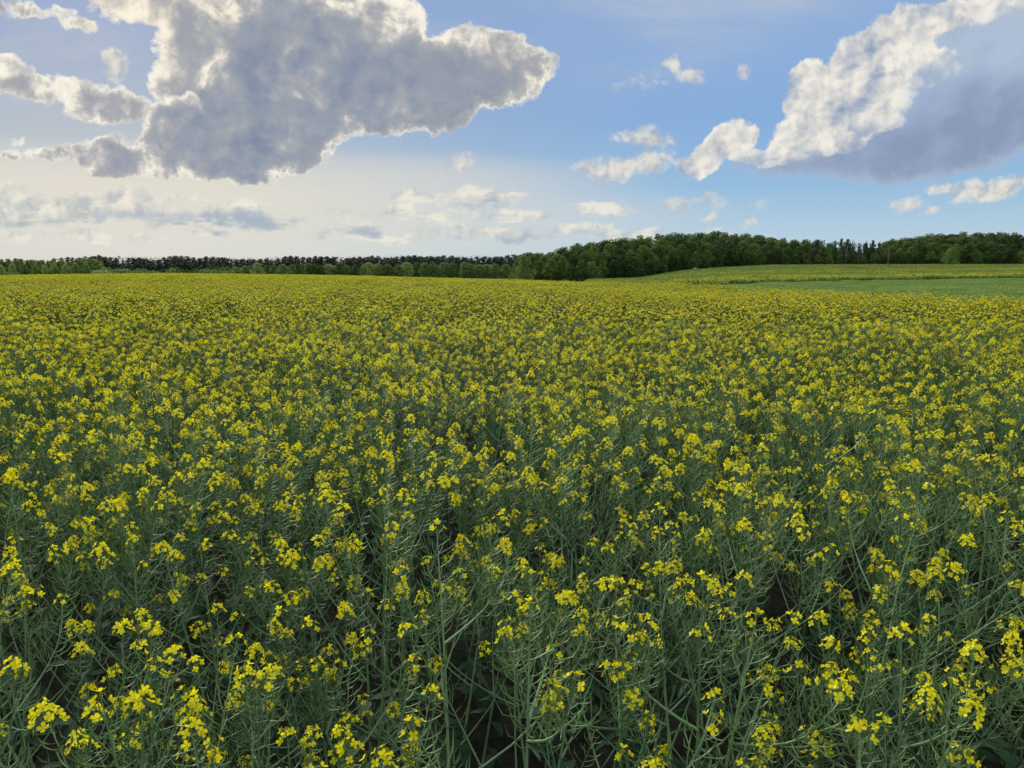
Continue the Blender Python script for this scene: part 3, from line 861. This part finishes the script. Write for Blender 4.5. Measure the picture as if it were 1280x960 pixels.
def broadleaf(seed, H=13.0, Wd=9.0, low=.04, n=3400, open_=0.0):
    rng = np.random.default_rng(seed); pr = random.Random(seed)
    lobes = []; m = 20
    for q in range(m):
        t = (q + .5) / m
        z = H * (low + (1 - low) * (.10 + .80 * t))
        prof = math.sin(math.pi * min(1, (t * .86 + .16))) ** .6
        ang = q * 2.4; rr_ = Wd * .5 * prof * pr.uniform(.25, .95)
        R_ = Wd * pr.uniform(.16, .29) * (1.0 - .25 * t)
        lobes.append(((math.cos(ang) * rr_, math.sin(ang) * rr_, min(z, H - R_ * .8)), (R_, R_, R_ * pr.uniform(.65, .95))))
    lobes.append(((pr.uniform(-.4, .4), 0, H - Wd * .13), (Wd * .16, Wd * .16, Wd * .13)))
    V, F = leafcloud(rng, lobes, n, .31)
    tk = MB()
    tk.tube([Vector((0, 0, -.5)), Vector((.1, 0, H * .35)), Vector((.0, .1, H * .8))], [.30, .22, .06], 6)
    for q in range(7):
        l = lobes[q * 2 + 2][0]; z0 = H * (.16 + .07 * q)
        tk.tube([Vector((0.05, 0, z0)), Vector((l[0] * .5, l[1] * .5, z0 * .4 + l[2] * .6)), Vector(l)], [.11, .07, .03], 4)
    return (V, F), tk
def pine(seed, H=16.0, n=1900):
    rng = np.random.default_rng(seed); pr = random.Random(seed); lobes = []
    for q in range(22):
        t = q / 21; z = H * (.14 + .80 * t); r_ = H * (.150 - .10 * t) * pr.uniform(.5, 1.1)
        ang = pr.uniform(0, 6.28); lobes.append(((math.cos(ang) * r_ * .8, math.sin(ang) * r_ * .8, z), (r_ * .75 + .3, r_ * .75 + .3, H * .045)))
    lobes.append(((0, 0, H * .97), (.35, .35, H * .035)))
    V, F = leafcloud(rng, lobes, n, .30)
    tk = MB(); tk.tube([Vector((0, 0, -.5)), Vector((.1, 0, H * .5)), Vector((0, 0, H * .96))], [.20, .14, .04], 6)
    for l in lobes[::2]:
        c = Vector(l[0]); tk.tube([Vector((0, 0, c.z - .5)), c], [.06, .02], 3)
    return (V, F), tk
def spruce(seed, H=16.0, n=1600):
    rng = np.random.default_rng(seed); pr = random.Random(seed); lobes = []
    for q in range(18):
        t = q / 17; z = H * (.14 + .80 * t); r_ = H * .15 * (1 - t) ** .85 * pr.uniform(.75, 1.15) + .15
        for a in range(3 if t < .7 else 1):
            ang = pr.uniform(0, 6.28) ; k = r_ * .55 if t < .7 else 0
            lobes.append(((math.cos(ang) * k, math.sin(ang) * k, z), (r_ * .6, r_ * .6, H * .028)))
    V, F = leafcloud(rng, lobes, n, .27)
    tk = MB(); tk.tube([Vector((0, 0, -.5)), Vector((0, 0, H * .98))], [.22, .03], 6)
    return (V, F), tk
def bare(seed, H=12.0):
    pr = random.Random(seed); tk = MB()
    top = Vector((pr.uniform(-.6, .6), 0, H))
    tr = [Vector((0, 0, -.3)), Vector((.25, 0, H * .3)), Vector((.1, .1, H * .65)), top]
    tk.tube(tr, [.10, .08, .05, .02], 5)
    for q in range(11):
        z = H * (.35 + .055 * q); ang = pr.uniform(0, 6.28); L_ = H * (.26 - .012 * q)
        p = Vector((.15, 0, z)); d = Vector((math.cos(ang) * .55, math.sin(ang) * .35, 1)).normalized()
        e = p + d * L_
        tk.tube([p, p + d * L_ * .5 + Vector((0, 0, -.1)), e], [.06, .045, .02], 3)
        for k in range(3):
            ee = e * .5 + p * .5 + d * L_ * .12 * k
            tk.tube([ee, ee + Vector((pr.uniform(-1, 1), pr.uniform(-1, 1), 1.3)) * .7], [.03, .01], 3)
    return tk
def proto_tree(kind, cl, tk, leaf_m, bark_m=M_bark):
    root = bpy.data.objects.new(kind, None)
    crown = bpy.data.objects.new('crown', mesh_np('crown', cl[0], cl[1], [leaf_m])) if cl else None
    trunk = bpy.data.objects.new('trunk', tk.mesh('trunk', [bark_m])) if tk else None
    for o in (crown, trunk):
        if o is not None: o.parent = root
    return [root, [o for o in (trunk, crown) if o is not None], False]
def remat(pt, m, kind):
    root = bpy.data.objects.new(kind, None); kids = []
    for o in pt[1]:
        c = o.copy(); c.data = o.data.copy() if o.name.startswith('crown') else o.data; c.parent = root
        if o.name.startswith('crown'): c.data.materials.clear(); c.data.materials.append(m)
        kids.append(c)
    return [root, kids, False]
PR = {}
PR['dark'] = [proto_tree('broadleaf_tree', *broadleaf(20 + i, 13, (9, 10, 8.5, 9.5, 8)[i]), M_dec) for i in range(5)]
PR['mid'] = [remat(p, M_dec2, 'broadleaf_tree') for p in PR['dark']]
PR['light'] = [remat(p, M_lgt, 'broadleaf_tree') for p in PR['dark'][:4]]
PR['pine'] = [proto_tree('pine_tree', *pine(40 + i), M_pine) for i in range(5)]
PR['spruce'] = [proto_tree('spruce_tree', *spruce(50 + i), M_pine) for i in range(3)]
PR['bare'] = [proto_tree('birch_tree', None, bare(60 + i), None, M_white) for i in range(3)]
def shrub(seed, m, H=3.2, Wd=6.0, n=1300):
    cl, tk = broadleaf(seed, H, Wd, 0.0, n)
    cl = leafcloud(np.random.default_rng(seed), [((Wd * .28 * math.cos(q * 2.4) * (q / 9) ** .5 * 1.2, Wd * .28 * math.sin(q * 2.4), H * (.30 + .035 * (q % 10))), (Wd * .24, Wd * .24, H * .34)) for q in range(10)], n, .20)
    t2 = MB()
    for q in range(5):
        a = q * 1.26; t2.tube([Vector((0, 0, -.2)), Vector((math.cos(a) * Wd * .12, math.sin(a) * Wd * .12, H * .35)), Vector((math.cos(a) * Wd * .25, math.sin(a) * Wd * .25, H * .7))], [.07, .05, .02], 4)
    return proto_tree('shrub', cl, t2, m)
PR['shrub'] = [shrub(70 + i, M_lgt) for i in range(3)]
PR['dshrub'] = [shrub(75 + i, M_dec2) for i in range(2)]
PR['blossom'] = [shrub(80, M_blos, 2.4, 2.0, 260)]
BASEH = dict(dark=13., mid=13., light=13., pine=16., spruce=16., bare=12., shrub=3.2, dshrub=3.2, blossom=2.4)
tr_ = random.Random(12)
def plant_tree(kind, x, y, H, label, cat, group=None, i=None, wide=1.0):
    lst = PR[kind]; p = lst[tr_.randrange(len(lst)) if i is None else i]
    root, kids, used = p
    p[2] = True
    r = root.copy() if used else root
    C.objects.link(r)
    s = H / BASEH[kind]
    r.location = (x, y, float(height(x, y)) - .1); r.rotation_euler = (0, 0, tr_.uniform(0, 6.28)); r.scale = (s * wide, s * wide, s)
    tag(r, label, cat, group)
    for k in kids:
        c = k.copy() if used else k
        C.objects.link(c); c.parent = r
def X_at(u, y): return (u - 640) / 901 * y
def H_for(u, y, ypx):
    x = X_at(u, y)
    return max(2.0, (338 - ypx) * y / 912 + CAM_H - float(height(x, y)))
# --- near wood on the right -------------------------------------------------------
TOPU = [636, 645, 660, 690, 702, 719, 747, 784, 808, 855, 889, 934, 960, 991, 1020, 1048, 1080, 1110, 1142, 1159, 1183, 1210, 1238, 1262, 1290, 1340]
TOPY = [322, 317, 314, 314, 309, 304, 299, 295, 292, 291, 288.5, 291, 295, 299, 299, 298, 299, 299, 294, 292, 291, 290, 289, 291, 295, 292]
def top_px(u): return float(np.interp(u, TOPU, TOPY))
LW = {0: 'leafy tree in the left half of the front row of the near wood',
      1: 'tall leafy tree rising behind the front row of the near wood'}
LR = {0: 'leafy tree in the front row of the wood, above the yellow green field',
      1: 'dark leafy tree rising behind the front row at the top of the yellow green field'}
nfront = 0
for row in range(5):
    u = 642 + row * 5.0
    while u < 1345:
        y = float(wood_edge(u)) + row * 9 + tr_.uniform(-2.5, 2.5) + (0 if row else 3)
        tp = top_px(u)
        frac = (.50, .72, .88, .97, 1.0)[row]
        base = {True: 350, False: 334}[u < 800]
        yp = base + (tp - base) * frac * (tr_.uniform(.90, 1.06) if row < 2 else tr_.uniform(.96, 1.02))
        H = H_for(u, y, yp)
        left_part = u < 830
        if 1010 < u < 1105 and row >= 1 and tr_.random() < .75:
            H = max(H_for(u, y, tp + tr_.uniform(-1.5, 5)), 5)
            plant_tree('spruce' if tr_.random() < .6 else 'pine', X_at(u, y), y, H, 'dark conifer with a pointed top in the near wood behind the bare birches', 'conifer', 'dark conifers in the near wood')
            du = 8
        else:
            kd = tr_.choice(['dark', 'mid', 'mid', 'dark'] if row < 2 else ['dark', 'mid', 'dark'])
            if row < 2 and tr_.random() < (.22 if u < 900 else .05): kd = 'mid'
            lab = (LW if left_part else LR)[0 if row == 0 else 1]
            if row == 0:
                nfront += 1
                lab = '%s broadleaf tree from the left in the front row of the near wood' % ORD[min(nfront, 20) - 1]
                if nfront > 20: lab = 'leafy tree in the right hand stretch of the front row of the near wood'
            plant_tree(kd, X_at(u, y), y, H, lab, 'broadleaf tree', ('left part' if left_part else 'right part') + ' of the near wood, ' + ('front row' if row == 0 else 'rows behind'), wide=tr_.uniform(.9, 1.35))
            du = H * .40 / y * 901 * tr_.uniform(.8, 1.2)
            du = max(du, 14)
        u += du
# single trees one can tell apart
plant_tree('bare', X_at(1057, 284), 284, H_for(1057, 284, 306), 'pale bare birch, leftmost of the three at the edge of the near wood', 'birch', i=0)
plant_tree('bare', X_at(1072, 285), 285, H_for(1072, 285, 308), 'pale slender bare birch, middle one of the three at the wood edge', 'birch', i=1)
plant_tree('bare', X_at(1109, 286), 286, H_for(1109, 286, 309), 'pale bare birch with spreading boughs, rightmost of the three at the wood edge', 'birch', i=2)
plant_tree('mid', X_at(1187, 287), 287, H_for(1187, 287, 309), 'small round green tree standing before the right end of the near wood', 'broadleaf tree', i=1, wide=1.05)
plant_tree('mid', X_at(1282, 290), 290, H_for(1282, 290, 318), 'small green tree at the right margin of the photo before the wood', 'broadleaf tree', i=2)
plant_tree('blossom', X_at(868, 266), 266, 1.9, 'small shrub with white blossom at the foot of the near wood', 'shrub')
plant_tree('mid', X_at(655, 222), 222, H_for(655, 222, 318), 'rounded green tree at the left tip of the near wood', 'broadleaf tree', i=0, wide=1.1)
# --- far forest on the left ---------------------------------------------------------
FU = [-60, 0, 60, 120, 200, 320, 440, 560, 700]
def far_top(u): return float(np.interp(u, FU, [322, 322, 324, 320, 321, 322, 320, 319.5, 319]))
for row in range(3):
    u = -60 + row * 3.7 + tr_.uniform(0, 3)
    while u < 700:
        y = 590 + row * 14 + tr_.uniform(-4, 4)
        if u < 112 and row < 2: u += 9; continue
        H = H_for(u, y, far_top(u) + (3, 1.2, 0)[row] + 1.1 * math.sin(u * .045) + .8 * math.sin(u * .13 + 1) + tr_.uniform(-1.2, 1.2))
        plant_tree('spruce' if tr_.random() < .12 else 'pine', X_at(u, y), y, H, 'dark pine in the long forest on the horizon, left of the near wood', 'pine', 'dark pines of the far forest', wide=tr_.uniform(1.6, 2.5))
        u += tr_.uniform(6.4, 9.0) if row else tr_.uniform(8, 12)
u = -55                                                   # pale leafy trees on the far left
while u < 112:
    for row in range(3):
        uu = u + row * 5; y = 470 + row * 16 + tr_.uniform(-4, 4)
        H = H_for(uu, y, (330, 326, 323.5)[row] + tr_.uniform(-1.5, 1.5))
        plant_tree(('light', 'mid', 'light')[row], X_at(uu, y), y, H, 'slender light green tree in the grove at the left edge of the photo', 'broadleaf tree', 'light green grove at the left edge', wide=tr_.uniform(.9, 1.3))
    u += tr_.uniform(12, 15)
def gap(u): return 250 < u < 262
u = 118
while u < 640:                                            # lower leafy fringe before the pines
    y = 545 + tr_.uniform(-8, 8)
    yp = float(np.interp(u, [118, 200, 260, 330, 430, 520, 640], [334, 336, 334, 331, 329, 328, 328])) + tr_.uniform(-1.5, 2.5)
    H = H_for(u, y, yp)
    kd = 'light' if tr_.random() < .55 else 'mid'
    plant_tree(kd, X_at(u, y), y, H, 'low leafy tree in the green fringe before the far pines', 'broadleaf tree', 'green fringe before the far pines', wide=tr_.uniform(1.3, 1.8))
    u += max(6, H * .62 * 901 / y * tr_.uniform(.6, 1.3))
plant_tree('mid', X_at(116, 500), 500, H_for(116, 500, 323), 'round green tree where the pale grove meets the dark pines', 'broadleaf tree', i=1, wide=1.3)
plant_tree('light', X_at(322, 500), 500, H_for(322, 500, 328), 'bright spring green round tree before the middle of the far forest', 'broadleaf tree', i=0, wide=1.5)
for uu, yp, wd, lab in ((14, 339.5, 1.9, 'low spreading bush at the left edge of the field'), (126, 336.5, 1.7, 'wide rounded bush, left one of the pair before the pines'), (152, 335.5, 1.6, 'rounded bush, right of the pair before the pines'),
                        (172, 337, 1.3, 'small bush just right of the rounded pair'), (192, 338, 1.2, 'small bush at the crest of the field before the pines'), (262, 335.5, 1.6, 'pale green bush before the forest, left of the bright tree'), (285, 337, 1.3, 'low bush close to the left side of the bright tree')):
    y = 440 if uu > 100 else 430
    H = H_for(uu, y, yp)
    plant_tree('shrub', X_at(uu, y), y, H, lab, 'bush', wide=wd)
# --- brush that closes the foot of the woods ------------------------------------------
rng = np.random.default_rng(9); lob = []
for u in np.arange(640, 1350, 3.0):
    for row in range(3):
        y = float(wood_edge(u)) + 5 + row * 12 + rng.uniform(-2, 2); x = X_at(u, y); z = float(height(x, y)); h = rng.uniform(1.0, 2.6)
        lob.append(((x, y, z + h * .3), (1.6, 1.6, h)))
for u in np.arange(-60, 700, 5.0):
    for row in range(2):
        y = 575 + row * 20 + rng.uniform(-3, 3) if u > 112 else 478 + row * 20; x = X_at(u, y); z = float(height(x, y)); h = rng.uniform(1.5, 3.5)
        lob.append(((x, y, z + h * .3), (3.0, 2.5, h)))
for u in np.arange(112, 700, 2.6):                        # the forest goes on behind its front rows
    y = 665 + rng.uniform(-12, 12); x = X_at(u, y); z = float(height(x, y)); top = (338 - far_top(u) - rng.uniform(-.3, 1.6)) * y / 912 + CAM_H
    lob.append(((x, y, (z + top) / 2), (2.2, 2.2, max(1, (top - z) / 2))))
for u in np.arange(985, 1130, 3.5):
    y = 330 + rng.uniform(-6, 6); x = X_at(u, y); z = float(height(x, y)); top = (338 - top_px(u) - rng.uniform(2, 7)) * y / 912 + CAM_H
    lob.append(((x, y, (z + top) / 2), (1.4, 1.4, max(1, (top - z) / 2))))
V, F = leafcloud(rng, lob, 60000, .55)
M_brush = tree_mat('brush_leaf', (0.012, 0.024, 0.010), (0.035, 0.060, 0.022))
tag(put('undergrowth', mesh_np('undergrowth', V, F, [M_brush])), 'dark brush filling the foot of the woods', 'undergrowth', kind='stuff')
